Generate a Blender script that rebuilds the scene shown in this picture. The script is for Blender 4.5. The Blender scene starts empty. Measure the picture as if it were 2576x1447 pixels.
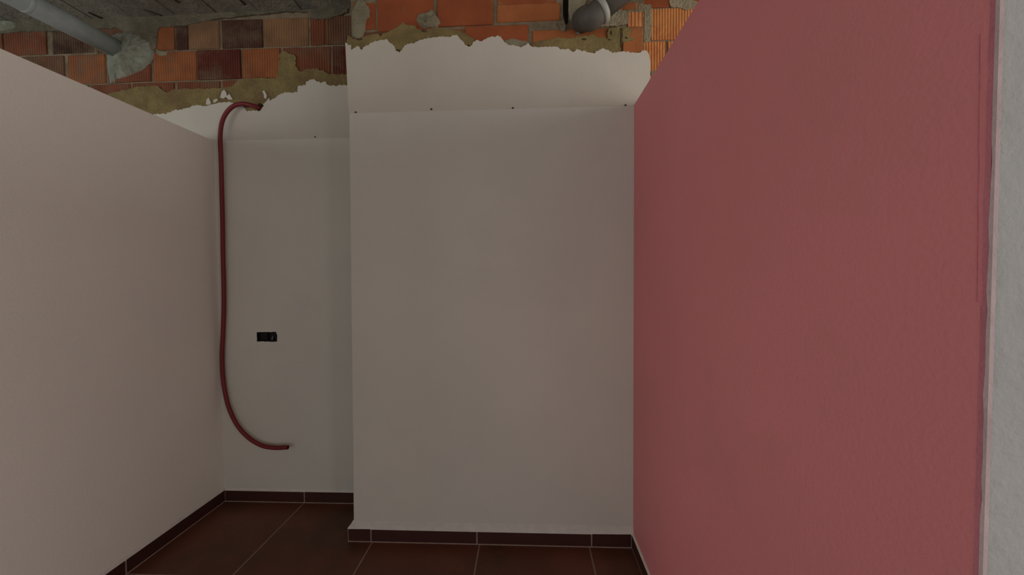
import bpy, bmesh, math, random
from mathutils import Vector, Matrix, noise
from mathutils.geometry import tessellate_polygon

random.seed(7)
SC = bpy.context.scene
COL = SC.collection

# ------------------------------------------------------------------ camera
F_PX, YAW, PITCH, ROLL, EYE = 921.92, 0.0419, 0.0288, -0.0073, 1.5
_f = Vector((-math.sin(YAW) * math.cos(PITCH), math.cos(YAW) * math.cos(PITCH), -math.sin(PITCH)))
_r = Vector((math.cos(YAW), math.sin(YAW), 0.0))
_u = _r.cross(_f)
CR = _r * math.cos(ROLL) + _u * math.sin(ROLL)
CU = -_r * math.sin(ROLL) + _u * math.cos(ROLL)
CF = _f
cam_data = bpy.data.cameras.new('camera')
cam_data.sensor_width = 36.0
cam_data.lens = F_PX / 2576.0 * 36.0
cam_data.clip_start = 0.02
cam = bpy.data.objects.new('camera', cam_data)
COL.objects.link(cam)
cam.matrix_world = Matrix(((CR.x, CU.x, -CF.x, 0.0), (CR.y, CU.y, -CF.y, 0.0), (CR.z, CU.z, -CF.z, EYE), (0, 0, 0, 1)))
SC.camera = cam

# ------------------------------------------------------------------ sky, daylight, exposure
world = bpy.data.worlds.new('overcast_sky')
SC.world = world
world.use_nodes = True
world.node_tree.nodes['Background'].inputs[0].default_value = (0.78, 0.88, 1.0, 1)
world.node_tree.nodes['Background'].inputs[1].default_value = 0.55


def area_light(name, loc, target, sx, sy, power, color):
    d = bpy.data.lights.new(name, 'AREA')
    d.shape = 'RECTANGLE'
    d.size, d.size_y, d.energy, d.color = sx, sy, power, color
    o = bpy.data.objects.new(name, d)
    COL.objects.link(o)
    o.location = loc
    o.rotation_euler = (Vector(target) - Vector(loc)).to_track_quat('-Z', 'Y').to_euler()
    return o


# daylight through the openings; both side lights are added to balance wall brightness
area_light('daylight_rear_opening', (-0.9, -3.55, 1.42), (-0.9, 0.0, 1.42), 6.2, 2.5, 20, (1.0, 0.955, 0.90))
area_light('fill_side_right', (3.36, -1.75, 1.5), (0.0, -1.75, 1.5), 2.9, 2.4, 60, (1.0, 0.955, 0.90))
area_light('fill_side_left', (-4.96, -1.75, 1.5), (0.0, -1.75, 1.5), 2.9, 2.4, 66, (1.0, 0.955, 0.90))
area_light('daylight_window_right', (3.36, 1.0, 2.35), (0.0, 1.0, 2.35), 2.2, 1.4, 44, (1.0, 0.95, 0.84))
area_light('daylight_window_left', (-4.96, 0.9, 2.3), (0.0, 0.9, 2.3), 1.6, 1.4, 15, (0.70, 0.92, 1.0))

SC.view_settings.view_transform = 'Standard'
SC.view_settings.look = 'None'
SC.view_settings.exposure = 0.0
SC.view_settings.gamma = 1.0
SC.view_settings.use_curve_mapping = False

# ------------------------------------------------------------------ the room in metres
XL, XP = -2.054, 0.575          # faces of the two partitions
YB, YC = 2.353, 2.010           # faces of the back wall and of the column
XCL, XCR = -0.989, 0.662        # plaster edges of the column
YE = 0.479                      # free end of the pink partition
H1 = 2.410                      # top of the partitions
ZC = 3.235                      # concrete ceiling
TILE, XJ = 0.6118, -0.8894      # floor tile pitch and one joint
OX0, OX1, OY0 = -5.0, 3.4, -3.6  # outer shell


def ray(px, py):
    return CF * F_PX + CR * (px - 1288.0) - CU * (py - 723.5)


def hit(px, py, axis, val):
    """point of the plane <axis> = val behind a spot measured on the photograph"""
    d = ray(px, py)
    o = Vector((0, 0, EYE))
    return o + d * ((val - o[axis]) / d[axis])


def xz(pts, y):
    out = []
    for px, py in pts:
        p = hit(px, py, 1, y)
        out.append((p.x, p.z))
    return out


# ------------------------------------------------------------------ materials
def lin(c):
    return tuple(((v / 255.0) / 12.92 if v / 255.0 <= 0.04045 else ((v / 255.0 + 0.055) / 1.055) ** 2.4) for v in c) + (1.0,)


def material(name, base, rough=0.85, var=0.12, scale=6.0, bump=0.15, bump_scale=60.0, alt=None, alt_amount=0.5,
             alt_scale=3.0, alt_edge=(0.5, 0.62), ribs=None, spec=0.3, metallic=0.0, detail=6.0):
    m = bpy.data.materials.new(name)
    m.use_nodes = True
    nt = m.node_tree
    N, L = nt.nodes, nt.links
    b = N['Principled BSDF']
    b.inputs['Roughness'].default_value = rough
    b.inputs['Metallic'].default_value = metallic
    b.inputs['Specular IOR Level'].default_value = spec
    geo = N.new('ShaderNodeNewGeometry')
    n1 = N.new('ShaderNodeTexNoise')
    n1.inputs['Scale'].default_value = scale
    n1.inputs['Detail'].default_value = detail
    L.new(geo.outputs['Position'], n1.inputs['Vector'])
    ramp = N.new('ShaderNodeValToRGB')
    e = ramp.color_ramp.elements
    e[0].position, e[1].position = 0.3, 0.7
    e[0].color = tuple(v * (1 - var) for v in base[:3]) + (1,)
    e[1].color = tuple(min(1, v * (1 + var)) for v in base[:3]) + (1,)
    L.new(n1.outputs['Fac'], ramp.inputs['Fac'])
    col = ramp.outputs['Color']
    if alt is not None:
        n2 = N.new('ShaderNodeTexNoise')
        n2.inputs['Scale'].default_value = alt_scale
        n2.inputs['Detail'].default_value = 8.0
        n2.inputs['Roughness'].default_value = 0.65
        mp = N.new('ShaderNodeMapping')
        mp.inputs['Location'].default_value = (3.1, 7.7, 1.9)
        L.new(geo.outputs['Position'], mp.inputs['Vector'])
        L.new(mp.outputs['Vector'], n2.inputs['Vector'])
        r2 = N.new('ShaderNodeMapRange')
        r2.inputs['From Min'].default_value, r2.inputs['From Max'].default_value = alt_edge
        r2.inputs['To Max'].default_value = alt_amount
        L.new(n2.outputs['Fac'], r2.inputs['Value'])
        mx = N.new('ShaderNodeMix')
        mx.data_type = 'RGBA'
        L.new(r2.outputs['Result'], mx.inputs['Factor'])
        L.new(col, mx.inputs['A'])
        mx.inputs['B'].default_value = alt
        col = mx.outputs['Result']
    L.new(col, b.inputs['Base Color'])
    nb = N.new('ShaderNodeTexNoise')
    nb.inputs['Scale'].default_value = bump_scale
    nb.inputs['Detail'].default_value = 8.0
    nb.inputs['Roughness'].default_value = 0.6
    L.new(geo.outputs['Position'], nb.inputs['Vector'])
    height = nb.outputs['Fac']
    if ribs:
        w = N.new('ShaderNodeTexWave')
        w.wave_type, w.bands_direction, w.wave_profile = 'BANDS', 'X', 'SIN'
        w.inputs['Scale'].default_value = 2 * math.pi / (20.0 * ribs) if False else 0.314159 / ribs
        w.inputs['Distortion'].default_value = 0.25
        w.inputs['Detail'].default_value = 1.0
        L.new(geo.outputs['Position'], w.inputs['Vector'])
        ad = N.new('ShaderNodeMath')
        ad.operation = 'MULTIPLY_ADD'
        ad.inputs[1].default_value = 1.1
        L.new(w.outputs['Fac'], ad.inputs[0])
        L.new(nb.outputs['Fac'], ad.inputs[2])
        height = ad.outputs['Value']
    bp = N.new('ShaderNodeBump')
    bp.inputs['Strength'].default_value = 1.0
    bp.inputs['Distance'].default_value = bump * 0.01
    L.new(height, bp.inputs['Height'])
    L.new(bp.outputs['Normal'], b.inputs['Normal'])
    return m


M = {}
M['paint'] = material('off_white_wall_paint', (0.632, 0.59, 0.515, 1), 0.8, 0.03, 1.6, 0.10, 140, alt=(0.58, 0.553, 0.50, 1), alt_amount=0.5, alt_scale=1.1)
M['paint_left'] = material('warm_white_wall_paint', (0.76, 0.69, 0.62, 1), 0.8, 0.03, 1.3, 0.16, 120, alt=(0.72, 0.665, 0.62, 1), alt_amount=0.5, alt_scale=1.0)
M['plaster'] = material('bare_white_plaster', (0.565, 0.51, 0.435, 1), 0.9, 0.04, 3.0, 0.2, 90)
M['plaster_grey'] = material('grey_white_end_plaster', (0.415, 0.405, 0.385, 1), 0.9, 0.06, 7.0, 0.5, 45, alt=(0.31, 0.295, 0.275, 1), alt_amount=0.5, alt_scale=9.0, alt_edge=(0.60, 0.70))
M['pink'] = material('dusty_pink_wall_paint', (0.65, 0.215, 0.222, 1), 0.6, 0.05, 1.2, 0.16, 110, alt=(0.58, 0.215, 0.205, 1), alt_amount=0.6, alt_scale=1.4)
M['pink_edge'] = material('shaded_pink_edge_paint', (0.50, 0.17, 0.205, 1), 0.6, 0.08, 10, 0.4, 60)
M['pink_pale'] = material('pale_pink_edge_highlight', (0.52, 0.395, 0.39, 1), 0.8, 0.10, 20, 0.4, 60)
M['tile'] = material('dark_brown_floor_tile', (0.135, 0.044, 0.024, 1), 0.45, 0.18, 3.0, 0.06, 50, alt=(0.085, 0.036, 0.020, 1), alt_amount=0.8, alt_scale=2.2, spec=0.35)
M['skirt'] = material('dark_brown_skirting_tile', (0.050, 0.0155, 0.0105, 1), 0.5, 0.15, 6.0, 0.06, 50, spec=0.35)
M['grout'] = material('brown_grey_grout', (0.29, 0.205, 0.165, 1), 0.95, 0.15, 25, 0.3, 120)
M['fillet'] = material('skirting_fillet_plaster', (0.66, 0.61, 0.55, 1), 0.9, 0.06, 20, 0.3, 120)
M['mortar'] = material('grey_brick_mortar', (0.235, 0.18, 0.112, 1), 0.95, 0.2, 14, 0.8, 70, alt=(0.14, 0.10, 0.06, 1), alt_amount=0.7, alt_scale=9)
M['mortar_yellow'] = material('ochre_render_mortar', (0.255, 0.188, 0.075, 1), 0.95, 0.22, 12, 1.6, 60, alt=(0.205, 0.135, 0.06, 1), alt_amount=0.9, alt_scale=7)
M['mortar_grey'] = material('grey_cement_mortar', (0.27, 0.235, 0.15, 1), 0.95, 0.18, 14, 1.6, 55, alt=(0.20, 0.165, 0.10, 1), alt_amount=0.8, alt_scale=10)
M['mortar_light'] = material('pale_grey_cement_mortar', (0.37, 0.31, 0.205, 1), 0.95, 0.18, 14, 1.6, 55, alt=(0.27, 0.21, 0.125, 1), alt_amount=0.8, alt_scale=10)
M['mortar_dark'] = material('dark_grey_ceiling_mortar', (0.165, 0.14, 0.092, 1), 0.95, 0.25, 12, 1.8, 50, alt=(0.11, 0.092, 0.06, 1), alt_amount=0.8, alt_scale=8)
M['cement_pale'] = material('pale_cement', (0.275, 0.275, 0.215, 1), 0.95, 0.16, 14, 1.6, 55, alt=(0.19, 0.175, 0.12, 1), alt_amount=0.8, alt_scale=8)
M['concrete'] = material('dark_board_marked_concrete', (0.21, 0.19, 0.145, 1), 0.95, 0.22, 7, 1.2, 40, alt=(0.15, 0.14, 0.115, 1), alt_amount=0.8, alt_scale=5)
M['hole'] = material('dark_hole', (0.03, 0.022, 0.015, 1), 1.0, 0.2, 30, 0.5, 80)
M['shade_mortar'] = material('dark_brown_mortar_shadow', (0.085, 0.055, 0.028, 1), 1.0, 0.3, 30, 1.0, 80)
M['pvc'] = material('grey_pvc_pipe', (0.27, 0.30, 0.30, 1), 0.42, 0.14, 9, 0.1, 60, alt=(0.34, 0.36, 0.35, 1), alt_amount=0.5, alt_scale=14, spec=0.5)
M['pvc_dark'] = material('dark_grey_pvc_pipe', (0.088, 0.078, 0.064, 1), 0.6, 0.14, 12, 0.12, 60, alt=(0.14, 0.125, 0.105, 1), alt_amount=0.6, alt_scale=22, alt_edge=(0.58, 0.70), spec=0.3)
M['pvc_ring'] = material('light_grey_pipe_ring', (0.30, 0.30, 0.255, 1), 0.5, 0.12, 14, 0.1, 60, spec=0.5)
M['red'] = material('red_corrugated_conduit', (0.175, 0.0125, 0.017, 1), 0.5, 0.10, 5, 0.03, 60, spec=0.4)
M['black'] = material('black_box_plastic', (0.010, 0.009, 0.009, 1), 0.6, 0.2, 40, 0.05, 60)
M['grey_tab'] = material('grey_cable_end', (0.16, 0.16, 0.14, 1), 0.6, 0.1, 40, 0.05, 60)
M['steel'] = material('rusty_nail_steel', (0.10, 0.07, 0.05, 1), 0.6, 0.2, 80, 0.05, 60, metallic=0.5)

BR = {
    'tan': (0.235, 0.118, 0.055), 'orange': (0.27, 0.085, 0.028), 'red': (0.175, 0.052, 0.022), 'dark': (0.095, 0.018, 0.0075),
    'burnt': (0.062, 0.025, 0.014), 'brown': (0.14, 0.058, 0.028), 'clay': (0.285, 0.072, 0.024), 'amber': (0.34, 0.108, 0.034),
}
for k, c in BR.items():
    M['brick_' + k] = material('ribbed_%s_brick' % k, c + (1,), 0.9, 0.2, 9, 0.28, 60, alt=(0.155, 0.10, 0.058, 1), alt_amount=0.75,
                               alt_scale=6, alt_edge=(0.48, 0.68), ribs=0.0165)
    M['smooth_' + k] = material('smooth_%s_brick' % k, c + (1,), 0.88, 0.16, 8, 0.3, 90, alt=(0.30, 0.18, 0.075, 1), alt_amount=0.45,
                                alt_scale=11, alt_edge=(0.58, 0.75))
M['rib_orange'] = material('bright_orange_ribbed_brick', (0.66, 0.285, 0.10, 1), 0.85, 0.14, 10, 0.25, 70, alt=(0.54, 0.185, 0.07, 1), alt_amount=0.8, alt_scale=7)


# ------------------------------------------------------------------ mesh helpers
def link(name, bm, mat, parent=None, smooth=False):
    bmesh.ops.recalc_face_normals(bm, faces=bm.faces[:])
    me = bpy.data.meshes.new(name)
    bm.to_mesh(me)
    bm.free()
    if smooth:
        for p in me.polygons:
            p.use_smooth = True
    me.materials.append(mat if not isinstance(mat, str) else M[mat])
    o = bpy.data.objects.new(name, me)
    COL.objects.link(o)
    if parent is not None:
        o.parent = parent
    return o


def tag(o, label, cat=None, kind=None, group=None):
    o['label'] = label
    if cat:
        o['category'] = cat
    if kind:
        o['kind'] = kind
    if group:
        o['group'] = group
    return o


def empty(name, loc=(0, 0, 0)):
    o = bpy.data.objects.new(name, None)
    COL.objects.link(o)
    o.empty_display_size = 0.1
    return o


def box(name, x0, x1, y0, y1, z0, z1, mat, parent=None, bevel=0.0, wob=0.0, seg=1):
    bm = bmesh.new()
    vs = [bm.verts.new((x, y, z)) for x in (x0, x1) for y in (y0, y1) for z in (z0, z1)]
    for q in ((0, 1, 3, 2), (4, 6, 7, 5), (0, 4, 5, 1), (2, 3, 7, 6), (0, 2, 6, 4), (1, 5, 7, 3)):
        bm.faces.new([vs[i] for i in q])
    if wob:
        for v in vs:
            v.co += Vector((random.uniform(-wob, wob), random.uniform(-wob, wob) * 0.5, random.uniform(-wob, wob)))
    if bevel:
        bmesh.ops.bevel(bm, geom=bm.edges[:], offset=bevel, segments=seg, affect='EDGES')
    return link(name, bm, mat, parent)


def jagged(pts, step, amp, seed=0.0, closed=True):
    """subdivide an outline and give it a broken edge"""
    out = []
    n = len(pts)
    for i in range(n if closed else n - 1):
        a, b = Vector(pts[i]), Vector(pts[(i + 1) % n])
        d = b - a
        k = max(1, int(d.length / step))
        nrm = Vector((-d.y, d.x)).normalized() if d.length > 1e-9 else Vector((0, 0))
        for j in range(k):
            t = j / k
            p = a + d * t
            s = noise.noise(Vector((p.x * 55, p.y * 55, seed))) + 0.7 * noise.noise(Vector((p.x * 160, p.y * 160, seed + 5))) + 0.5 * noise.noise(Vector((p.x * 420, p.y * 420, seed + 9)))
            out.append(tuple(p + nrm * s * amp))
    if not closed:
        out.append(tuple(pts[-1]))
    return out


def slab(name, outer, y_front, y_back, mat, parent, holes=(), lip=0.0):
    """flat piece on a wall facing the camera side: an outline in x, z with real thickness"""
    bm = bmesh.new()
    loops = [outer] + list(holes)
    polys = [[Vector((p[0], p[1], 0)) for p in lp] for lp in loops]
    tris = tessellate_polygon(polys)
    flat = [p for lp in loops for p in lp]
    fv = [bm.verts.new((p[0], y_front, p[1])) for p in flat]
    bv = [bm.verts.new((p[0], y_back, p[1])) for p in flat]
    for t in tris:
        try:
            bm.faces.new([fv[i] for i in t])
            bm.faces.new([bv[i] for i in reversed(t)])
        except ValueError:
            pass
    s = 0
    for lp in loops:
        n = len(lp)
        for i in range(n):
            a, b = s + i, s + (i + 1) % n
            try:
                bm.faces.new((fv[a], fv[b], bv[b], bv[a]))
            except ValueError:
                pass
        s += n
    return link(name, bm, mat, parent)


def dome(name, outline, y_base, height, mat, parent, seed=1.0, rings=7, rough=0.25, power=0.5):
    """lumpy patch of mortar raised off the wall, thickest in the middle"""
    bm = bmesh.new()
    n = len(outline)
    cx = sum(p[0] for p in outline) / n
    cz = sum(p[1] for p in outline) / n
    prev = None
    for k in range(rings):
        t = k / rings
        row = []
        for x, z in outline:
            px, pz = x + (cx - x) * t, z + (cz - z) * t
            h = height * (1 - (1 - t) ** 2) ** power if k else 0.0
            h *= 1 + rough * 1.6 * noise.noise(Vector((px * 28, pz * 28, seed))) + rough * noise.noise(Vector((px * 80, pz * 80, seed)))
            row.append(bm.verts.new((px, y_base - h, pz)))
        if prev:
            for i in range(n):
                bm.faces.new((prev[i], prev[(i + 1) % n], row[(i + 1) % n], row[i]))
        prev = row
    c = bm.verts.new((cx, y_base - height, cz))
    for i in range(n):
        bm.faces.new((prev[i], prev[(i + 1) % n], c))
    back = [bm.verts.new((x, y_base + 0.004, z)) for x, z in outline]
    first = bm.verts[:n]
    bm.verts.ensure_lookup_table()
    first = [bm.verts[i] for i in range(n)]
    for i in range(n):
        bm.faces.new((first[i], back[i], back[(i + 1) % n], first[(i + 1) % n]))
    return link(name, bm, mat, parent, smooth=True)


def tube(name, path, radius, mat, parent=None, seg=20, caps=True, wall=0.0, profile=None):
    """sweep a round section along a list of points; profile(i) scales the radius"""
    bm = bmesh.new()
    pts = [Vector(p) for p in path]
    rows = []
    up = Vector((0.31, 0.2, 0.93)).normalized()
    prev_n = None
    for i, p in enumerate(pts):
        t = (pts[min(i + 1, len(pts) - 1)] - pts[max(i - 1, 0)]).normalized()
        nrm = prev_n - t * prev_n.dot(t) if prev_n is not None else up - t * up.dot(t)
        nrm.normalize()
        prev_n = nrm
        bn = t.cross(nrm)
        rad = radius * (profile(i) if profile else 1.0)
        rows.append([bm.verts.new(p + (nrm * math.cos(a) + bn * math.sin(a)) * rad) for a in [2 * math.pi * k / seg for k in range(seg)]])
    for a, b in zip(rows, rows[1:]):
        for k in range(seg):
            bm.faces.new((a[k], a[(k + 1) % seg], b[(k + 1) % seg], b[k]))
    if caps:
        bm.faces.new(rows[0])
        bm.faces.new(rows[-1])
    return link(name, bm, mat, parent, smooth=True)


def spline(ctrl, n):
    """Catmull-Rom through the control points, n points, even spacing"""
    c = [Vector(p) for p in ctrl]
    c = [c[0] * 2 - c[1]] + c + [c[-1] * 2 - c[-2]]
    dense = []
    for i in range(1, len(c) - 2):
        p0, p1, p2, p3 = c[i - 1], c[i], c[i + 1], c[i + 2]
        for j in range(40):
            t = j / 40
            dense.append(0.5 * ((2 * p1) + (p2 - p0) * t + (2 * p0 - 5 * p1 + 4 * p2 - p3) * t * t + (3 * p1 - p0 - 3 * p2 + p3) * t ** 3))
    dense.append(c[-2])
    L = [0.0]
    for a, b in zip(dense, dense[1:]):
        L.append(L[-1] + (b - a).length)
    out, j = [], 0
    for k in range(n):
        s = L[-1] * k / (n - 1)
        while j < len(L) - 2 and L[j + 1] < s:
            j += 1
        t = (s - L[j]) / max(1e-9, L[j + 1] - L[j])
        out.append(dense[j].lerp(dense[j + 1], t))
    return out


# ================================================================== floor
floor = box('floor', OX0 - 0.2, OX1 + 0.2, OY0 - 0.2, YB + 0.25, -0.12, -0.0012, 'grout')
tag(floor, 'dark brown square tiled floor with thin grey grout lines', 'floor', 'structure')
g = 0.0046
tile_me = None
ix0 = math.floor((OX0 - XJ) / TILE)
for ix in range(ix0, ix0 + 15):
    for iy in range(10):
        x0 = XJ + ix * TILE
        y1 = YB - iy * TILE
        if x0 + TILE > OX1 or y1 - TILE < OY0:
            continue
        if tile_me is None:
            t = box('tile', g, TILE - g, -TILE + g, -g, -0.009, 0.0, 'tile', floor, bevel=0.0012)
            tile_me = t.data
        else:
            t = bpy.data.objects.new('tile', tile_me)
            COL.objects.link(t)
            t.parent = floor
        t.location = (x0, y1, 0)

# ================================================================== ceiling
ceiling = box('ceiling', OX0 - 0.2, OX1 + 0.2, OY0 - 0.2, YB + 0.25, ZC + 0.018, ZC + 0.25, 'concrete')
tag(ceiling, 'dark rough board-marked concrete ceiling slab', 'ceiling', 'structure')
xs = [OX0 - 0.15 + 0.285 * i for i in range(int((OX1 - OX0 + 0.3) / 0.285) + 1)]
for a, b in zip(xs, xs[1:]):
    dz = random.uniform(-0.006, 0.004)
    gap = random.choice((0.002, 0.003, 0.005))
    bm = bmesh.new()
    ny = 14
    grid = []
    for i in range(ny + 1):
        y = OY0 + (YB + 0.02 - OY0) * i / ny
        row = []
        for j in range(4):
            x = a + gap + (b - a - 2 * gap) * j / 3
            row.append(bm.verts.new((x, y, ZC + dz + 0.003 * noise.noise(Vector((x * 4, y * 3, 2.2))))))
        grid.append(row)
    for i in range(ny):
        for j in range(3):
            bm.faces.new((grid[i][j], grid[i][j + 1], grid[i + 1][j + 1], grid[i + 1][j]))
    ret = bmesh.ops.extrude_face_region(bm, geom=bm.faces[:])
    for v in ret['geom']:
        if isinstance(v, bmesh.types.BMVert):
            v.co.z = ZC + 0.03
    link('concrete_board', bm, 'concrete', ceiling)

# open cracks in the slab beside the pipe and towards the column
for (p, q, w) in (((222, 32), (264, 51), 0.010), ((361, 24), (408, 40), 0.004), ((432, -4), (452, 9), 0.003), ((600, -1), (617, 14), 0.004)):
    a, b = hit(p[0], p[1], 2, ZC - 0.008), hit(q[0], q[1], 2, ZC - 0.008)
    nn = Vector((-(b - a).y, (b - a).x, 0)).normalized()
    bm = bmesh.new()
    sec = [(t, w * (0.25 + 0.75 * t) * (1 + 0.4 * noise.noise(Vector((t * 6, w * 90, 0))))) for t in (0, 0.15, 0.35, 0.55, 0.75, 0.9, 1.0)]
    lo = [bm.verts.new(a.lerp(b, t) + nn * v + Vector((0, 0, 0))) for t, v in sec] + [bm.verts.new(a.lerp(b, t) - nn * v) for t, v in reversed(sec)]
    hi = [bm.verts.new(v.co + Vector((0, 0, 0.012))) for v in lo]
    bm.faces.new(lo)
    bm.faces.new(hi)
    for i in range(len(lo)):
        bm.faces.new((lo[i], lo[(i + 1) % len(lo)], hi[(i + 1) % len(lo)], hi[i]))
    link('crack', bm, 'hole', ceiling)

# ================================================================== back wall
BF = YB + 0.013                 # brick faces on the back wall
BM_ = YB + 0.021                # recessed mortar behind them
wall_back = box('wall_back', OX0 - 0.2, OX1 + 0.2, BM_, YB + 0.25, 0.0, ZC + 0.1, 'mortar')
tag(wall_back, 'unfinished back wall of ribbed red bricks above torn white plaster', 'wall', 'structure')


def brick(parent, x0, x1, z0, z1, mat, yf, wob=0.0025, tilt=0.0, depth=0.05):
    o = box('brick', x0, x1, yf + random.uniform(-0.002, 0.003), yf + depth, z0, z1, mat, parent, bevel=0.004, wob=wob)
    return o


def px_x(px, py, y):
    return hit(px, py, 1, y).x


Z = [2.41, 2.61, 2.81, 3.01, 3.215]
j = 0.0045
# course under the ceiling, from the spots where its joints show
row1 = [(-92, -2, 'red'), (2, 108, 'red'), (121, 228, 'burnt'), (234, 338, 'brown'), (344, 433, 'orange'), (437, 467, 'burnt'), (470, 546, 'tan'), (553, 656, 'burnt'), (660, 772, 'tan'),
        (778, 814, 'red'), (817, 885, 'brown'), (890, 990, 'red')]
for a, b, c in row1:
    brick(wall_back, px_x(a, 95, YB), px_x(b, 95, YB), Z[3] + j, Z[4] - 0.02, 'brick_' + c, BF + (0.006 if c == 'burnt' and a < 200 else 0))
row2 = [(-60, 42, 'red'), (48, 153, 'brown'), (162, 258, 'orange'), (266, 372, 'red'), (380, 488, 'orange'), (492, 601, 'dark'), (605, 701, 'orange'), (708, 829, 'red'),
        (834, 935, 'dark')]
for a, b, c in row2:
    brick(wall_back, px_x(a, 165, YB), px_x(b, 165, YB), Z[2] + j, Z[3] - j, 'brick_' + c, BF)
row3 = [(-95, 6, 'brown'), (12, 112, 'red'), (118, 216, 'brown'), (222, 322, 'red'), (328, 434, 'red'), (441, 549, 'red'), (556, 660, 'red'), (667, 775, 'orange'), (781, 890, 'red')]
for a, b, c in row3:
    brick(wall_back, px_x(a, 240, YB), px_x(b, 240, YB), Z[1] + j, Z[2] - j, 'brick_' + c, BF)
# further left behind the partition
for r in (1, 2, 3):
    x = px_x(-100, 95, YB) - 0.14 * (r % 2)
    while x > OX0 + 0.3:
        brick(wall_back, x - 0.292, x - 0.008, Z[r] + j, Z[r + 1] - (j if r < 3 else 0.02), 'brick_' + random.choice(['red', 'brown', 'orange']), BF)
        x -= 0.30


def ribbed_brick(parent, x0, x1, z0, z1, mat, yf, pitch=0.0172, depth=0.004):
    """hollow brick whose face carries real vertical flutes"""
    bm = bmesh.new()
    n = max(2, round((x1 - x0) / pitch))
    prof = []
    for i in range(n):
        a = x0 + (x1 - x0) * i / n
        w = (x1 - x0) / n
        prof += [(a, yf), (a + w * 0.58, yf), (a + w * 0.66, yf + depth), (a + w * 0.92, yf + depth)]
    prof.append((x1, yf))
    lo = [bm.verts.new((x, y, z0)) for x, y in prof]
    hi = [bm.verts.new((x, y, z1)) for x, y in prof]
    bk = [bm.verts.new(p) for p in ((x1, yf + 0.05, z0), (x0, yf + 0.05, z0), (x1, yf + 0.05, z1), (x0, yf + 0.05, z1))]
    for i in range(len(prof) - 1):
        bm.faces.new((lo[i], lo[i + 1], hi[i + 1], hi[i]))
    bm.faces.new(lo + [bk[0], bk[1]])
    bm.faces.new(hi + [bk[2], bk[3]])
    bm.faces.new((lo[-1], bk[0], bk[2], hi[-1]))
    bm.faces.new((lo[0], hi[0], bk[3], bk[1]))
    return link('brick', bm, mat, parent)


# right of the column, courses of bright fluted bricks
ZR = [2.371, 2.571, 2.771, 2.966, 3.166]
xr = px_x(1641, 60, YB)
ribbed_brick(wall_back, xr, xr + 0.29, ZR[3] + 0.007, ZR[4] - 0.004, 'rib_orange', BF)
ribbed_brick(wall_back, xr + 0.31, xr + 0.60, ZR[3] + 0.007, ZR[4] - 0.004, 'rib_orange', BF)
ribbed_brick(wall_back, xr - 0.33, xr - 0.045, ZR[3] + 0.007, ZR[4] - 0.004, 'rib_orange', BF)
xb = px_x(1677, 118, YB)
ribbed_brick(wall_back, xb - 0.29, xb, ZR[2] + 0.004, ZR[3] - 0.004, 'rib_orange', BF)
ribbed_brick(wall_back, xb + 0.016, xb + 0.30, ZR[2] + 0.004, ZR[3] - 0.004, 'rib_orange', BF)
ribbed_brick(wall_back, xb + 0.316, xb + 0.60, ZR[2] + 0.004, ZR[3] - 0.004, 'rib_orange', BF)
for i in range(3):
    ribbed_brick(wall_back, xb - 0.42 + 0.30 * i, xb - 0.135 + 0.30 * i, ZR[1] + 0.004, ZR[2] - 0.012, 'rib_orange', BF)
for i in range(4):
    brick(wall_back, 0.66 + 0.26 * i + (0.02 if i else 0), 0.90 + 0.26 * i, ZR[4] + 0.008, ZC + 0.01, 'smooth_clay', BF + 0.006 * (i % 2))
slab('mortar_patch', jagged(xz([(1622, 8), (1640, 8), (1642, 60), (1637, 102), (1622, 104)], YB), 0.015, 0.003, 3.3), BF - 0.004, BF + 0.02, 'mortar_light', wall_back)
slab('mortar_patch', jagged(xz([(1684, 0), (1700, -8), (1735, -6), (1758, 2), (1746, 18), (1728, 22), (1712, 16), (1690, 14)], YB), 0.012, 0.004, 8.1), BF - 0.005, BF + 0.02, 'mortar_light', wall_back)
slab('mortar_patch', jagged(xz([(1640, 177), (1652, 176), (1651, 184), (1640, 187)], YB), 0.012, 0.002, 4.1), BF - 0.004, BF + 0.02, 'mortar_light', wall_back)

# mortar bed squeezed between the top course and the slab
bed = [(-60, 92), (10, 80), (60, 77), (115, 76), (200, 72), (330, 66), (398, 66), (430, 64), (470, 60), (510, 52), (545, 44), (570, 42), (600, 38), (640, 34), (690, 29), (740, 26),
       (772, 27), (777, 44), (800, 46), (830, 42), (850, 36), (872, 28)]
lo = xz(bed, YB)
slab('mortar_bed', jagged(lo, 0.02, 0.006, 1.7, closed=False) + [(lo[-1][0], ZC + 0.01), (lo[0][0], ZC + 0.01)], BF - 0.006, BF + 0.02, 'mortar_dark', wall_back)

# torn plaster of the recess and the painted field below the old ceiling line
edge = [(300, 300), (340, 292), (377, 287), (415, 286), (446, 276), (470, 272), (497, 263), (512, 268), (530, 264), (553, 258), (576, 256), (596, 262), (612, 268), (620, 279), (645, 277),
        (652, 281), (661, 268), (676, 256), (702, 238), (720, 231), (735, 232), (748, 230), (750, 217), (766, 215), (778, 199), (790, 201), (799, 205), (816, 207), (830, 215), (855, 214),
        (870, 212), (885, 210), (920, 214), (985, 209)]
top = xz(edge, YB)
zl = H1
slab('plaster', jagged(top, 0.004, 0.0075, 0.4, closed=False) + [(top[-1][0], zl), (top[0][0], zl)], YB + 0.001, BM_ + 0.004, 'plaster', wall_back)
bx0, bz0 = xz([(647, 859)], YB)[0]
bx1, bz1 = xz([(696, 836)], YB)[0]
lower = [(XL - 0.001, 0.0), (XCL + 0.2, 0.0), (XCL + 0.2, H1 - 0.001), (XL - 0.001, H1 - 0.001)]
hole = jagged([(bx0 - .002, bz0 - .002), (bx1 + .002, bz0 - .002), (bx1 + .004, bz1 - .02), (bx1 - .004, bz1 + .002), (bx0 - .002, bz1 + .001)], 0.008, 0.0025, 2.0)
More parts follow.
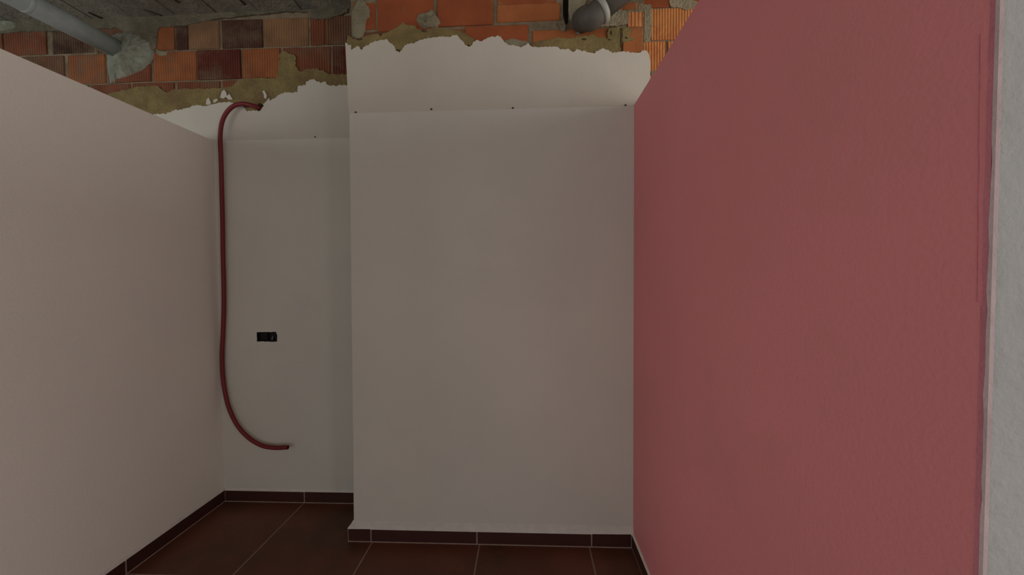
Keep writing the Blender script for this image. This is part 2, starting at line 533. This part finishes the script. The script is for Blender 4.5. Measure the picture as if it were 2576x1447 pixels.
slab('painted_plaster', lower, YB - 0.001, BM_ + 0.004, 'paint', wall_back, holes=[hole])
slab('painted_plaster', [(XCR + 0.001, 0.0), (OX1, 0.0), (OX1, ZR[0] + 0.15), (2.2, ZR[0] + 0.13), (XCR + 0.001, ZR[0] + 0.16)], YB - 0.001, BM_ + 0.004, 'plaster', wall_back)
slab('painted_plaster', [(OX0, 0.0), (XL - 0.101, 0.0), (XL - 0.101, H1 - 0.001), (OX0, H1 + 0.05)], YB - 0.001, BM_ + 0.004, 'plaster', wall_back)
for fl in ([(517, 262), (519, 250), (524, 245), (527, 252), (530, 259), (525, 263)], [(534, 257), (538, 250), (545, 248), (548, 251), (541, 257)],
           [(553, 245), (557, 230), (563, 225), (568, 231), (570, 241), (576, 236), (585, 250), (574, 250), (567, 243), (560, 248)],
           [(659, 229), (664, 227), (670, 238), (669, 248), (664, 246), (663, 238)], [(672, 251), (676, 246), (678, 252), (670, 262), (664, 268), (661, 262), (668, 256)]):
    slab('plaster_flake', jagged(xz(fl, YB), 0.006, 0.0015, 3.0), YB + 0.002, BF + 0.004, 'plaster', wall_back)

# ochre render left where the plaster broke off
up = [(215, 226), (240, 228), (262, 236), (276, 232), (311, 226), (342, 216), (370, 215), (394, 216), (415, 232), (435, 224), (470, 221), (502, 222), (551, 220), (579, 217), (599, 198), (625, 196), (660, 195),
      (694, 194), (702, 133), (712, 125), (743, 141), (740, 164), (755, 179), (768, 173), (796, 171), (825, 184), (868, 185), (890, 185), (985, 181)]
dn = [(985, 214), (890, 216), (855, 222), (830, 222), (799, 212), (780, 210), (768, 222), (752, 236), (720, 238), (702, 245), (676, 262), (661, 275), (645, 284), (618, 285), (600, 272), (553, 266), (497, 272), (446, 284),
      (415, 294), (340, 300), (250, 310), (200, 320)]
ren = slab('render_patch', jagged(xz(up + dn, YB), 0.006, 0.007, 6.6), YB + 0.0075, BF + 0.006, 'mortar_yellow', wall_back)
tag(ren, 'ochre render left in a ragged band')
dome('hole', jagged(xz([(644, 266), (650, 258), (660, 262), (662, 270), (656, 276), (652, 283), (647, 279)], YB), 0.006, 0.002, 1.0), YB + 0.0072, 0.0012, 'hole', wall_back, rings=3)
dome('mortar_lump', jagged(xz([(612, 268), (630, 266), (648, 272), (645, 278), (621, 279)], YB), 0.008, 0.003, 5.0), YB + 0.006, 0.010, 'mortar_yellow', wall_back, seed=4.0)
# cement packed round the waste pipe
coll = xz([(262, 132), (264, 172), (270, 206), (282, 206), (288, 200), (302, 196), (330, 186), (352, 178), (368, 166), (378, 148), (384, 132), (381, 116), (378, 104), (368, 92), (352, 84),
           (330, 78), (310, 76), (286, 80), (268, 92), (256, 108)], YB)
slab('mortar_patch', jagged(xz([(286, 62), (318, 50), (352, 40), (394, 44), (399, 66), (392, 84), (391, 118), (372, 128), (350, 112), (326, 92)], YB), 0.008, 0.007, 4.9), BF - 0.007, BF + 0.02, 'mortar_dark', wall_back)
cc = dome('cement_collar', jagged(coll, 0.008, 0.005, 9.0), BF + 0.002, 0.030, 'cement_pale', wall_back, seed=2.0, rough=0.4)
tag(cc, 'pale lumpy cement packed around the pipe')
dome('mortar_patch', jagged(xz([(386, 118), (400, 124), (418, 128), (414, 136), (396, 137), (388, 130)], YB), 0.008, 0.003, 2.0), BF, 0.006, 'mortar_grey', wall_back, seed=7.0)
dome('mortar_patch', jagged(xz([(0, 40), (24, 46), (36, 58), (34, 68), (14, 74), (-20, 78), (-30, 50)], YB), 0.012, 0.003, 2.0), BF - 0.006, 0.012, 'cement_pale', wall_back, seed=3.0)
box('nail', -1.375, -1.368, YB - 0.004, YB + 0.006, H1 + 0.006, H1 + 0.013, 'steel', wall_back, bevel=0.001)

# ================================================================== column
CB = YC + 0.013
CM = YC + 0.021
BXL, BXR = XCL + 0.024, 0.632   # brickwork edges of the column
wall_column = box('wall_column', BXL, BXR, YC + 0.075, BM_ + 0.002, 0.0, ZC + 0.05, 'mortar')
tag(wall_column, 'projecting wall column, painted white below and bare brick above', 'wall', 'structure')
# mortar face with the chased slot
s0 = hit(1415, 20, 1, CM).x
s1 = hit(1431, 20, 1, CM).x
sz = hit(1424, 62, 1, CM).z
slab('mortar_face', [(BXL, 2.3), (BXR, 2.3), (BXR, ZC + 0.02), (s1, ZC + 0.02), (s1, sz + 0.06), (s1 - 0.004, sz + 0.01), (s1 - 0.012, sz), (s0 + 0.012, sz + 0.004), (s0 + 0.003, sz + 0.05), (s0, ZC + 0.02), (BXL, ZC + 0.02)],
     CM, YC + 0.08, 'mortar', wall_column)
box('cable_slot', s0 - 0.01, s1 + 0.01, YC + 0.062, YC + 0.074, sz - 0.02, ZC + 0.02, 'hole', wall_column)


def cbrick(a, b, t, u, c, smooth=True, dy=0.0):
    x0, x1 = px_x(a, (t + u) / 2, YC), px_x(b, (t + u) / 2, YC)
    z1, z0 = hit((a + b) / 2, t, 1, YC).z, hit((a + b) / 2, u, 1, YC).z
    return brick(wall_column, x0, x1, z0, z1, ('smooth_' if smooth else 'brick_') + c, CB + dy)


cbrick(884, 941, 2, 70, 'clay')
cbrick(947, 1088, -20, 71, 'clay')
cbrick(1098, 1240, -22, 59, 'clay')
cbrick(1250, 1410, 4, 48, 'amber')
cbrick(886, 1000, 76, 142, 'brown')
cbrick(1006, 1162, 70, 140, 'clay')
cbrick(1169, 1328, 59, 142, 'clay')
cbrick(1340, 1558, 68, 148, 'amber')
cbrick(1568, 1619, 64, 140, 'amber')
ribbed_brick(wall_column, px_x(1582, 45, YC), px_x(1619, 45, YC), hit(1600, 62, 1, YC).z, hit(1600, 25, 1, YC).z, 'rib_orange', CB)
cbrick(1562, 1606, 1, 17, 'amber')
cbrick(1434, 1556, 4, 58, 'amber', dy=0.006)
# courses above, up to the slab
for i in range(5):
    x0 = BXL + 0.005 + 0.32 * i
    brick(wall_column, x0, min(x0 + 0.308, BXR - 0.004), 3.10, ZC - 0.01, 'smooth_clay', CB)
for i in range(3):
    x0 = px_x(1250, 0, YC) + 0.33 * i
    if not (x0 - 0.32 < s0 < x0 + 0.33 and i > 0):
        brick(wall_column, x0, min(x0 + 0.318, BXR - 0.004, s0 - 0.004) if x0 < s0 else min(x0 + 0.318, BXR - 0.004), 2.975, 3.09, 'smooth_clay', CB)

# torn plaster at the head of the column
edge = [(868, 108), (874.5, 110), (880, 122), (885, 125), (897, 116), (909, 124), (914, 119), (932.5, 108), (947, 102), (975, 99), (980, 106), (993, 116), (996, 126), (1003, 133), (1007, 128), (1018, 114),
        (1042, 107), (1067, 97), (1092, 93), (1119, 93), (1152, 88), (1158.6, 99), (1177, 118), (1183, 115), (1192, 106), (1200, 99.5), (1210, 104), (1217, 99.5), (1227, 94), (1243.6, 92), (1252, 89), (1264, 95),
        (1276, 112), (1311, 118), (1328, 110), (1342, 118), (1371, 116), (1402, 118), (1408.5, 123), (1429, 124), (1444, 131), (1452, 124), (1460, 126.5), (1493.6, 134), (1504, 126.5), (1516, 121), (1529, 124),
        (1541, 133), (1566, 128.5), (1610, 133), (1620, 124), (1628, 126.5), (1632.5, 135), (1635.6, 150)]
top = xz(edge, YC)
xa = hit(877, 285, 1, YC).x
xbm = hit(889, 1325, 1, YC).x
slab('plaster', jagged(top, 0.004, 0.0060, 0.9, closed=False) + [(XCR + 0.002, H1), (xa, H1)], YC + 0.001, CM + 0.004, 'plaster', wall_column)
# painted lower field, wrapped round the sides as one coat
bm = bmesh.new()
prof = [(xa, xbm, BM_ + 0.004), (xa, xbm, YC - 0.001), (XCR, XCR, YC - 0.001), (XCR, XCR, BM_ + 0.004)]
lo = [bm.verts.new((b, y, 0.0)) for a, b, y in prof]
hi = [bm.verts.new((a, y, H1 - 0.001)) for a, b, y in prof]
for i in range(3):
    bm.faces.new((lo[i], lo[i + 1], hi[i + 1], hi[i]))
bm.faces.new((lo[3], lo[0], hi[0], hi[3]))
bm.faces.new(hi)
bm.faces.new(lo)
bmesh.ops.bevel(bm, geom=[e for e in bm.edges if abs(e.verts[0].co.x - e.verts[1].co.x) < 0.05 and abs(e.verts[0].co.z - e.verts[1].co.z) > 1 and e.verts[0].co.y < YC], offset=0.006, segments=3, affect='EDGES')
link('painted_plaster', bm, 'paint', wall_column)
# side coat of plaster above the line, left and right corners
box('plaster', xa + 0.0, BXL + 0.004, YC + 0.003, BM_, H1, hit(870, 106, 1, YC).z - 0.012, 'plaster', wall_column, bevel=0.002)
box('plaster', BXR - 0.004, XCR, YC + 0.003, BM_, H1, hit(1635, 150, 1, YC).z, 'plaster', wall_column, bevel=0.002)

# ochre render and grey mortar left on the bricks
up = [(874, 87), (879, 91), (894, 98.6), (902.5, 100), (914, 90), (933.5, 86), (949, 84.6), (957, 89), (965, 83), (986, 74.5), (1003, 62), (1011, 55), (1024, 60), (1044, 62), (1052, 73), (1065, 75), (1080, 71),
      (1089, 66), (1110, 67), (1130, 71), (1157, 76), (1176, 85), (1193, 95), (1200, 104)]
dn = [(1184, 122), (1172, 124), (1152, 96), (1092, 100), (1042, 114), (1006, 138), (990, 124), (975, 106), (947, 110), (914, 127), (886, 132), (870, 116)]
r1 = slab('render_patch', jagged(xz(up + dn, YC), 0.006, 0.006, 2.6), YC + 0.006, CB + 0.006, 'mortar_yellow', wall_column)
tag(r1, 'ochre render band above the torn plaster')
up = [(1338, 112), (1348, 104), (1362, 100), (1382, 97), (1405, 93), (1426, 95), (1442, 93), (1456, 91), (1472, 89), (1489, 86), (1513, 94), (1527, 95), (1530, 75), (1541, 66), (1560, 64), (1563, 76), (1562, 128)]
dn = [(1562, 136), (1541, 140), (1516, 128), (1493, 140), (1460, 134), (1444, 138), (1402, 126), (1342, 125)]
r2 = slab('render_patch', jagged(xz(up + dn, YC), 0.006, 0.006, 3.6), YC + 0.006, CB + 0.006, 'mortar_yellow', wall_column)
tag(r2, 'ochre render band below the pipe elbow')
slab('render_patch', jagged(xz([(1568, 66), (1588, 65), (1590, 74), (1583, 88), (1596, 92), (1594, 99), (1580, 100), (1567, 104)], YC), 0.01, 0.004, 5.6), CB - 0.004, CB + 0.006, 'mortar_yellow', wall_column)
slab('render_patch', jagged(xz([(1268, 99), (1285, 95), (1310, 99), (1332, 104), (1330, 118), (1310, 124), (1278, 120)], YC), 0.008, 0.005, 4.6), CB - 0.005, CB + 0.006, 'mortar_grey', wall_column)
dome('mortar_patch', jagged(xz([(882, 17), (888, 10), (900, -10), (914, -6), (918, 6), (923, 11.6), (928, 21), (927, 37), (918, 46), (916, 70), (912, 89), (905, 96), (899, 98), (886, 91), (881, 73.5)], YC), 0.01, 0.003, 2.0),
     CB + 0.002, 0.014, 'mortar_grey', wall_column, seed=1.0, power=0.3)
dome('mortar_lump', jagged(xz([(1048, 33), (1064, 28), (1080, 26), (1088, 20), (1099, 37), (1110, 54), (1100, 64), (1080, 66), (1064, 68), (1052, 58), (1046, 45)], YC), 0.01, 0.003, 2.0), CB + 0.002, 0.022, 'mortar_grey', wall_column, seed=5.0, rough=0.5)
dome('mortar_lump', jagged(xz([(1404, 52), (1413, 49), (1420, 46), (1426, 66), (1423, 77), (1414, 75), (1408, 68)], YC), 0.008, 0.003, 7.0), CB + 0.002, 0.022, 'mortar_grey', wall_column, seed=6.0, rough=0.5)
dome('mortar_lump', jagged(xz([(1434, 46), (1444, 44), (1462, 52), (1470, 64), (1464, 74), (1456, 86), (1450, 74), (1440, 66)], YC), 0.008, 0.003, 7.0), CB + 0.002, 0.045, 'cement_pale', wall_column, seed=8.0, rough=0.5)
slab('mortar_patch', jagged(xz([(1430, -10), (1480, -10), (1470, 12), (1455, 30), (1446, 44), (1432, 48)], YC), 0.01, 0.003, 1.6), CB - 0.006, CB + 0.006, 'mortar_light', wall_column)
slab('mortar_patch', jagged(xz([(1500, 30), (1523, 22), (1552, 4), (1566, -6), (1562, 20), (1583, 28), (1582, 56), (1560, 62), (1516, 63), (1500, 66)], YC), 0.01, 0.004, 6.1), CB - 0.006, CB + 0.006, 'mortar_light', wall_column)
for i, (px, py) in enumerate(((895, 283), (1085, 275), (1290, 272), (1573, 265))):
    p = hit(px, py, 1, YC)
    box('nail', p.x - 0.0045, p.x + 0.0045, YC - 0.005, YC + 0.004, p.z - 0.004, p.z + 0.004, 'steel', wall_column, bevel=0.001)
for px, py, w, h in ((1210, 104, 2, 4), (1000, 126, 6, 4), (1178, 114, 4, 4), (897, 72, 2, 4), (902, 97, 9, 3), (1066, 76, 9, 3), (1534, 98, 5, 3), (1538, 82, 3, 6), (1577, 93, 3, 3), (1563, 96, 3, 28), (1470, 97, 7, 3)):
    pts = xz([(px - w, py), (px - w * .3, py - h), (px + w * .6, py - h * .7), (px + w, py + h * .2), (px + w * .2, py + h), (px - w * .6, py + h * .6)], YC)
    dome('mortar_shadow', jagged(pts, 0.003, 0.0025, px * 0.1), YC + 0.0055 if py > 60 else CB - 0.008, 0.0015, 'shade_mortar', wall_column, rings=2)  # shadows in the rough mortar, painted as small dark patches

# ================================================================== partitions
wall_left = box('wall_left', XL - 0.10, XL, 0.6, BM_, 0.0, H1, 'paint_left', bevel=0.003)
tag(wall_left, 'warm white painted partition wall ending below the ceiling', 'wall', 'structure')

wall_right = box('wall_right', XP, XP + 0.098, YE + 0.004, YC - 0.0005, 0.0, H1 + 0.005, 'pink', bevel=0.002)
tag(wall_right, 'dusty pink painted partition wall beside the white column', 'wall', 'structure')


def side_strip(name, y0, y1_pts, x_face, x_back, mat, parent, seed):
    """vertical strip on the pink face: straight edge at y0, broken edge along z"""
    bm = bmesh.new()
    n = 90
    fr, bk = [], []
    for i in range(n + 1):
        z = 0.02 + (H1 - 0.02) * i / n
        w = y1_pts(z) + 0.0022 * noise.noise(Vector((z * 30, seed, 0))) + 0.001 * noise.noise(Vector((z * 110, seed, 3)))
        fr.append((bm.verts.new((x_face, y0, z)), bm.verts.new((x_face, w, z))))
        bk.append((bm.verts.new((x_back, y0, z)), bm.verts.new((x_back, w, z))))
    for i in range(n):
        bm.faces.new((fr[i][0], fr[i][1], fr[i + 1][1], fr[i + 1][0]))
        bm.faces.new((fr[i][1], bk[i][1], bk[i + 1][1], fr[i + 1][1]))
        bm.faces.new((fr[i][0], fr[i + 1][0], bk[i + 1][0], bk[i][0]))
        bm.faces.new((bk[i][0], bk[i + 1][0], bk[i + 1][1], bk[i][1]))
    bm.faces.new((fr[0][0], bk[0][0], bk[0][1], fr[0][1]))
    bm.faces.new((fr[n][0], fr[n][1], bk[n][1], bk[n][0]))
    return link(name, bm, mat, parent)


o = side_strip('edge_shade_strip', YE + 0.003, lambda z: YE + 0.009, XP - 0.0008, XP + 0.002, 'pink_edge', wall_right, 1.0)  # shading at the wall's edge, put into a darker strip of colour
o['label'] = 'edge shading painted as a darker magenta strip along the free edge'
o = side_strip('highlight_rim', YE - 0.0015, lambda z: YE + 0.0026, XP - 0.0014, XP + 0.004, 'pink_pale', wall_right, 6.0)  # highlight of the rounded corner, painted as a pale strip
o['label'] = 'corner highlight painted as a pale pink rim'
# bare plaster on the end of the partition
bm = bmesh.new()
n = 80
rows = []
for i in range(n + 1):
    z = 0.0 + (H1 + 0.005) * i / n
    w = 0.0012 * noise.noise(Vector((z * 26, 2.0, 0))) + 0.0008 * noise.noise(Vector((z * 90, 4.0, 0)))
    rows.append([bm.verts.new(p) for p in ((XP + 0.001 + w, YE, z), (XP + 0.0985, YE, z), (XP + 0.0985, YE + 0.006, z), (XP + 0.001 + w, YE + 0.006, z))])
for a, b in zip(rows, rows[1:]):
    for k in range(4):
        bm.faces.new((a[k], a[(k + 1) % 4], b[(k + 1) % 4], b[k]))
bm.faces.new(rows[0])
bm.faces.new(rows[-1])
o = link('end_plaster', bm, 'plaster_grey', wall_right)
o['label'] = 'unpainted grey white plaster end face'
# long trowel crack beside the shaded edge strip
bm = bmesh.new()
a_, b_ = hit(2466, 85, 0, XP), hit(2459, 760, 0, XP)
n = 50
rows = []
for i in range(n + 1):
    t = i / n
    p = a_.lerp(b_, t)
    w = 0.0007 + 0.0005 * noise.noise(Vector((t * 14, 1, 1)))
    dy = 0.0008 * noise.noise(Vector((t * 9, 3, 1)))
    rows.append([bm.verts.new((x, p.y + dy + s * w, p.z)) for x, s in ((XP - 0.0012, -0.3), (XP - 0.0012, 0.3), (XP + 0.001, 1), (XP + 0.001, -1))])
for a, b in zip(rows, rows[1:]):
    for k in range(4):
        bm.faces.new((a[k], a[(k + 1) % 4], b[(k + 1) % 4], b[k]))
bm.faces.new(rows[0])
bm.faces.new(rows[-1])
link('trowel_ridge', bm, 'pink_edge', wall_right)

# ================================================================== skirting tiles
SH, SP = 0.077, 0.010           # height and how far they stand proud


def skirting(name, label, p0, p1, nrm, cuts, fillet='fillet', top_w=0.016, cap=None):
    """row of skirting tiles from p0 to p1 on the floor; nrm points into the room; cuts are the tile edges along the run"""
    p0, p1, nrm = Vector(p0), Vector(p1), Vector(nrm)
    d = (p1 - p0)
    Ln = d.length
    d.normalize()

    def prism(nm, a, b, sec, mat, parent, wz=0.0):
        bm = bmesh.new()
        A = [bm.verts.new(p0 + d * a + nrm * s + Vector((0, 0, z))) for s, z in sec]
        B = [bm.verts.new(p0 + d * b + nrm * s + Vector((0, 0, z + (wz if z > 0.05 else 0)))) for s, z in sec]
        k = len(sec)
        for i in range(k):
            bm.faces.new((A[i], A[(i + 1) % k], B[(i + 1) % k], B[i]))
        bm.faces.new(A)
        bm.faces.new(B)
        return link(nm, bm, mat, parent)

    root = prism(name, 0, Ln, [(-0.002, 0.0), (SP - 0.0012, 0.0), (SP - 0.0012, SH - 0.004), (-0.002, SH - 0.004)], 'grout', None)
    tag(root, label, 'baseboard', 'structure')
    ed = [0.0] + list(cuts) + [Ln]
    for a, b in zip(ed, ed[1:]):
        dz = random.uniform(-0.0025, 0.002)
        prism('skirting_tile', a + 0.004, b - 0.004, [(0.0, 0.0075), (SP, 0.0075), (SP, SH - 0.003 + dz), (SP - 0.002, SH + dz), (0.0, SH + dz)], 'skirt', root, wz=random.uniform(-0.0025, 0.0025))
    if fillet:
        prism('plaster_fillet', 0, Ln, [(-0.003, SH - 0.004), (SP - 0.0015, SH - 0.004), (SP - 0.0015, SH + 0.001), (-0.001, SH + 0.001 + top_w), (-0.003, SH + 0.001 + top_w)], fillet, root)
    return root


yj = [YB - SP - TILE * i for i in range(1, 5)]
skirting('baseboard_back', 'dark brown skirting tiles along the recess back wall', (XL + SP, YB, 0), (xbm, YB, 0), (0, -1, 0), [hit(768, 1265, 1, YB).x - (XL + SP)])
yl = hit(313, 1436, 0, XL).y
skirting('baseboard_left', 'dark brown skirting tiles along the white partition', (XL, YB, 0), (XL, 0.62, 0), (1, 0, 0), [YB - yl, YB - yl + TILE])
xs0 = hit(877, 1365, 1, YC).x
cuts = [hit(p, 1368, 1, YC).x - xs0 for p in (935, 1200, 1487)]
bcol = skirting('baseboard_column', 'dark brown skirting tiles along the foot of the column', (xs0 + 0.001, YC, 0), (XP - SP, YC, 0), (0, -1, 0), cuts, fillet=None)
skirting('baseboard_column_side', 'dark brown skirting tiles on the hidden side of the column', (xs0 + SP, YB - SP, 0), (xs0 + SP, YC - SP + 0.002, 0), (-1, 0, 0), [], fillet=None)
# plaster flared out to meet the tile tops
bm = bmesh.new()
fz = SH + 0.001
low = [(xs0 + 0.0005, YB), (xs0 + 0.0005, YC - SP + 0.0005), (XP, YC - SP + 0.0005), (XP, YB)]
mid_ = [(xs0 + 0.003, YB), (xs0 + 0.003, YC - SP + 0.002), (XP, YC - SP + 0.002), (XP, YB)]
top_ = [(xbm, YB), (xbm, YC - 0.001), (XP, YC - 0.001), (XP, YB)]
rows = []
for lp, z in ((low, SH - 0.003), (low, fz), (mid_, fz + 0.006), ([((a[0] + b[0]) / 2 + 0.001, (a[1] + b[1]) / 2) for a, b in zip(mid_, top_)], fz + 0.018), (top_, fz + 0.042)):
    rows.append([bm.verts.new((x, y, z)) for x, y in lp])
for a, b in zip(rows, rows[1:]):
    for k in range(4):
        bm.faces.new((a[k], a[(k + 1) % 4], b[(k + 1) % 4], b[k]))
bm.faces.new(rows[0])
bm.faces.new(rows[-1])
link('plaster_fillet', bm, 'fillet', bcol)
skirting('baseboard_right', 'dark brown skirting tiles with beige cap under the pink partition', (XP, YC, 0), (XP, YE + 0.01, 0), (-1, 0, 0), [0.32, 0.32 + TILE, 0.32 + 2 * TILE], top_w=0.006)

# ================================================================== outer shell with its openings
def wall_with_openings(name, label, axis, at, thick, u0, u1, openings):
    loops = [[(u0, 0.0), (u1, 0.0), (u1, ZC + 0.1), (u0, ZC + 0.1)]] + [[(a, c), (b, c), (b, d), (a, d)] for a, b, c, d in openings]
    bm = bmesh.new()
    tris = tessellate_polygon([[Vector((p[0], p[1], 0)) for p in lp] for lp in loops])
    flat = [p for lp in loops for p in lp]

    def P(p, w):
        return (p[0], w, p[1]) if axis == 'y' else (w, p[0], p[1])
    a = [bm.verts.new(P(p, at)) for p in flat]
    b = [bm.verts.new(P(p, at + thick)) for p in flat]
    for t in tris:
        bm.faces.new([a[i] for i in t])
        bm.faces.new([b[i] for i in reversed(t)])
    for s in range(0, len(flat), 4):
        for i in range(4):
            k, l = s + i, s + (i + 1) % 4
            bm.faces.new((a[k], a[l], b[l], b[k]))
    return tag(link(name, bm, 'plaster', None), label, 'wall', 'structure')


wall_with_openings('wall_rear', 'rear wall with a wide daylight opening behind the viewer', 'y', OY0, -0.2, OX0 - 0.2, OX1 + 0.2, [(-4.1, 2.3, 0.1, 2.75)])
wall_with_openings('wall_outer_right', 'outer wall with a high window beyond the pink partition', 'x', OX1, 0.2, OY0, BM_, [(-3.25, -0.25, 0.25, 2.75), (-0.1, 2.1, 1.6, 3.1)])  # the lower, wider opening is added for the right side fill
wall_with_openings('wall_outer_left', 'outer wall with a high window beyond the white partition', 'x', OX0, -0.2, OY0, BM_, [(-3.25, -0.25, 0.25, 2.75), (0.0, 1.8, 1.5, 3.1)])  # here too a wide low opening is added, for the left fill

# ================================================================== red conduit
con = empty('conduit_tube')
YF = YB - 0.022
path = [(655, 273, YB + 0.012), (648, 270, YB - 0.004), (636, 266, YB - 0.018), (620, 262, YB - 0.026), (604, 262, YB - 0.032), (586, 268, YB - 0.035), (569, 285, YB - 0.036), (558, 310, YB - 0.036), (554, 345, YB - 0.036),
        (556, 400, YB - 0.034), (558, 480, YB - 0.03), (560, 560, YB - 0.028), (561, 640, YB - 0.026), (563, 720, YB - 0.024), (563, 780, YB - 0.023), (561, 840, YB - 0.022), (559, 890, YB - 0.022), (560, 935, YB - 0.023),
        (565, 980, YB - 0.025), (576, 1026, YB - 0.028), (597, 1070, YB - 0.032), (626, 1102, YB - 0.036), (658, 1121, YB - 0.042), (690, 1127, YB - 0.048), (724, 1126, YB - 0.055)]
ctrl = [hit(a, b, 1, y) for a, b, y in path]
pts = spline(ctrl, 1500)
tube('corrugated_tube', pts, 0.0132, 'red', con, seg=14, caps=False, profile=lambda i: 1.0 if i % 3 else 0.90)
d = (pts[-1] - pts[-4]).normalized()
bm = bmesh.new()
q = d.to_track_quat('Z', 'Y')
ring = []
for rad, off in ((0.0132, 0.0), (0.0132, 0.001), (0.0095, 0.001), (0.0095, -0.03)):
    ring.append([bm.verts.new(pts[-1] + q @ Vector((rad * math.cos(a), rad * math.sin(a), off))) for a in [2 * math.pi * k / 14 for k in range(14)]])
for a, b in zip(ring, ring[1:]):
    for k in range(14):
        bm.faces.new((a[k], a[(k + 1) % 14], b[(k + 1) % 14], b[k]))
bm.faces.new(ring[-1])
o = link('open_end', bm, 'red', con)
tag(con, 'long red corrugated conduit hanging from the wall in a loose curve', 'conduit')

# ================================================================== double electrical box
eb = empty('electrical_box')
bw = (bx1 - bx0 - 0.004) / 2
for i in range(2):
    x0 = bx0 + 0.001 + i * (bw + 0.002)
    z0, z1 = bz0 + 0.001, bz1 - 0.001
    bm = bmesh.new()
    o_ = [(x0, z0), (x0 + bw, z0), (x0 + bw, z1), (x0, z1)]
    t_ = 0.003
    in_ = [(x0 + t_, z0 + t_), (x0 + bw - t_, z0 + t_), (x0 + bw - t_, z1 - t_), (x0 + t_, z1 - t_)]
    yf, yb = YB - 0.0015, YB + 0.0185
    of = [bm.verts.new((p[0], yf, p[1])) for p in o_]
    ob = [bm.verts.new((p[0], yb + 0.002, p[1])) for p in o_]
    inf = [bm.verts.new((p[0], yf, p[1])) for p in in_]
    inb = [bm.verts.new((p[0], yb, p[1])) for p in in_]
    for k in range(4):
        l = (k + 1) % 4
        bm.faces.new((of[k], of[l], inf[l], inf[k]))
        bm.faces.new((inf[k], inf[l], inb[l], inb[k]))
        bm.faces.new((of[k], ob[k], ob[l], of[l]))
    bm.faces.new(inb)
    bm.faces.new(ob)
    link('box_shell', bm, 'black', eb)
    for zz in (z0 + 0.006, z1 - 0.006):
        tube('screw_post', [(x0 + bw / 2, YB + 0.017, zz), (x0 + bw / 2, YB + 0.001, zz)], 0.0032, 'black', eb, seg=8)
cx = hit(684, 848, 1, YB).x
cz = hit(684, 852, 1, YB).z
o = tube('cable_end', spline([(cx - 0.004, YB + 0.018, cz + 0.012), (cx - 0.001, YB + 0.008, cz + 0.006), (cx + 0.001, YB - 0.001, cz - 0.008)], 10), 0.005, 'grey_tab', eb, seg=10)
o['label'] = 'grey cable end poking out'
tag(eb, 'black double electrical box set into the white wall', 'electrical box')

# ================================================================== grey waste pipe under the ceiling
pipe = empty('waste_pipe')
A0 = hit(290, 121, 1, YB)
B = hit(50, -3, 2, A0.z)
dr = (B - A0).normalized()
A = A0 - dr * 0.04
R = 0.0575
tube('pipe_barrel', [A + dr * t for t in (0.0, 0.3, 0.6, 1.0, 1.6, 2.6)], R, 'pvc', pipe, seg=40)
c_ = A0 + dr * 0.40
tube('pipe_socket', [c_, c_ + dr * 0.003, c_ + dr * 0.02, c_ + dr * 0.023], R + 0.0012, 'pvc', pipe, seg=40, profile=lambda i: (0.97, 1, 1, 0.97)[i])
side = dr.cross(Vector((0, 0, 1))).normalized()
if side.x > 0:
    side = -side
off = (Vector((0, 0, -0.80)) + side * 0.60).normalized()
o = tube('pale_strip', [A0 + dr * t + off * (R - 0.001) for t in (-0.03, 0.0, 0.04, 0.075)], 0.0075, 'pvc_ring', pipe, seg=10, profile=lambda i: (0.8, 1, 0.9, 0.3)[i])  # narrow pale strip along the pipe's lower end
o['label'] = 'pale streak under the pipe'
tag(pipe, 'straight grey plastic waste pipe running under the concrete ceiling', 'pipe')

# ================================================================== grey pipe elbow on the column
el = empty('pipe_elbow')
e1 = hit(1511, 25, 1, YC - 0.095)
ax = Vector((0.82, -0.06, 0.57)).normalized()
bend = spline([hit(1462, 54, 1, YC + 0.04), hit(1466, 51, 1, YC - 0.015), hit(1475, 46, 1, YC - 0.06), e1 - ax * 0.055 + Vector((0, 0.008, 0)), e1 - ax * 0.015, e1], 28)
tube('elbow_body', bend, 0.0575, 'pvc_dark', el, seg=36)
tube('socket_ring', [e1 - ax * 0.014, e1 - ax * 0.012, e1 - ax * 0.004, e1 + ax * 0.008, e1 + ax * 0.014, e1 + ax * 0.016], 0.066, 'pvc_ring', el, seg=36, profile=lambda i: (0.86, 0.95, 1.0, 1.0, 0.95, 0.84)[i])
tlen = (ZC + 0.01 - e1.z) / ax.z
tube('pipe_barrel', [e1, e1 + ax * 0.2, e1 + ax * tlen], 0.0525, 'pvc_dark', el, seg=36)
tag(el, 'dark grey plastic pipe elbow leaving the brick column', 'pipe')
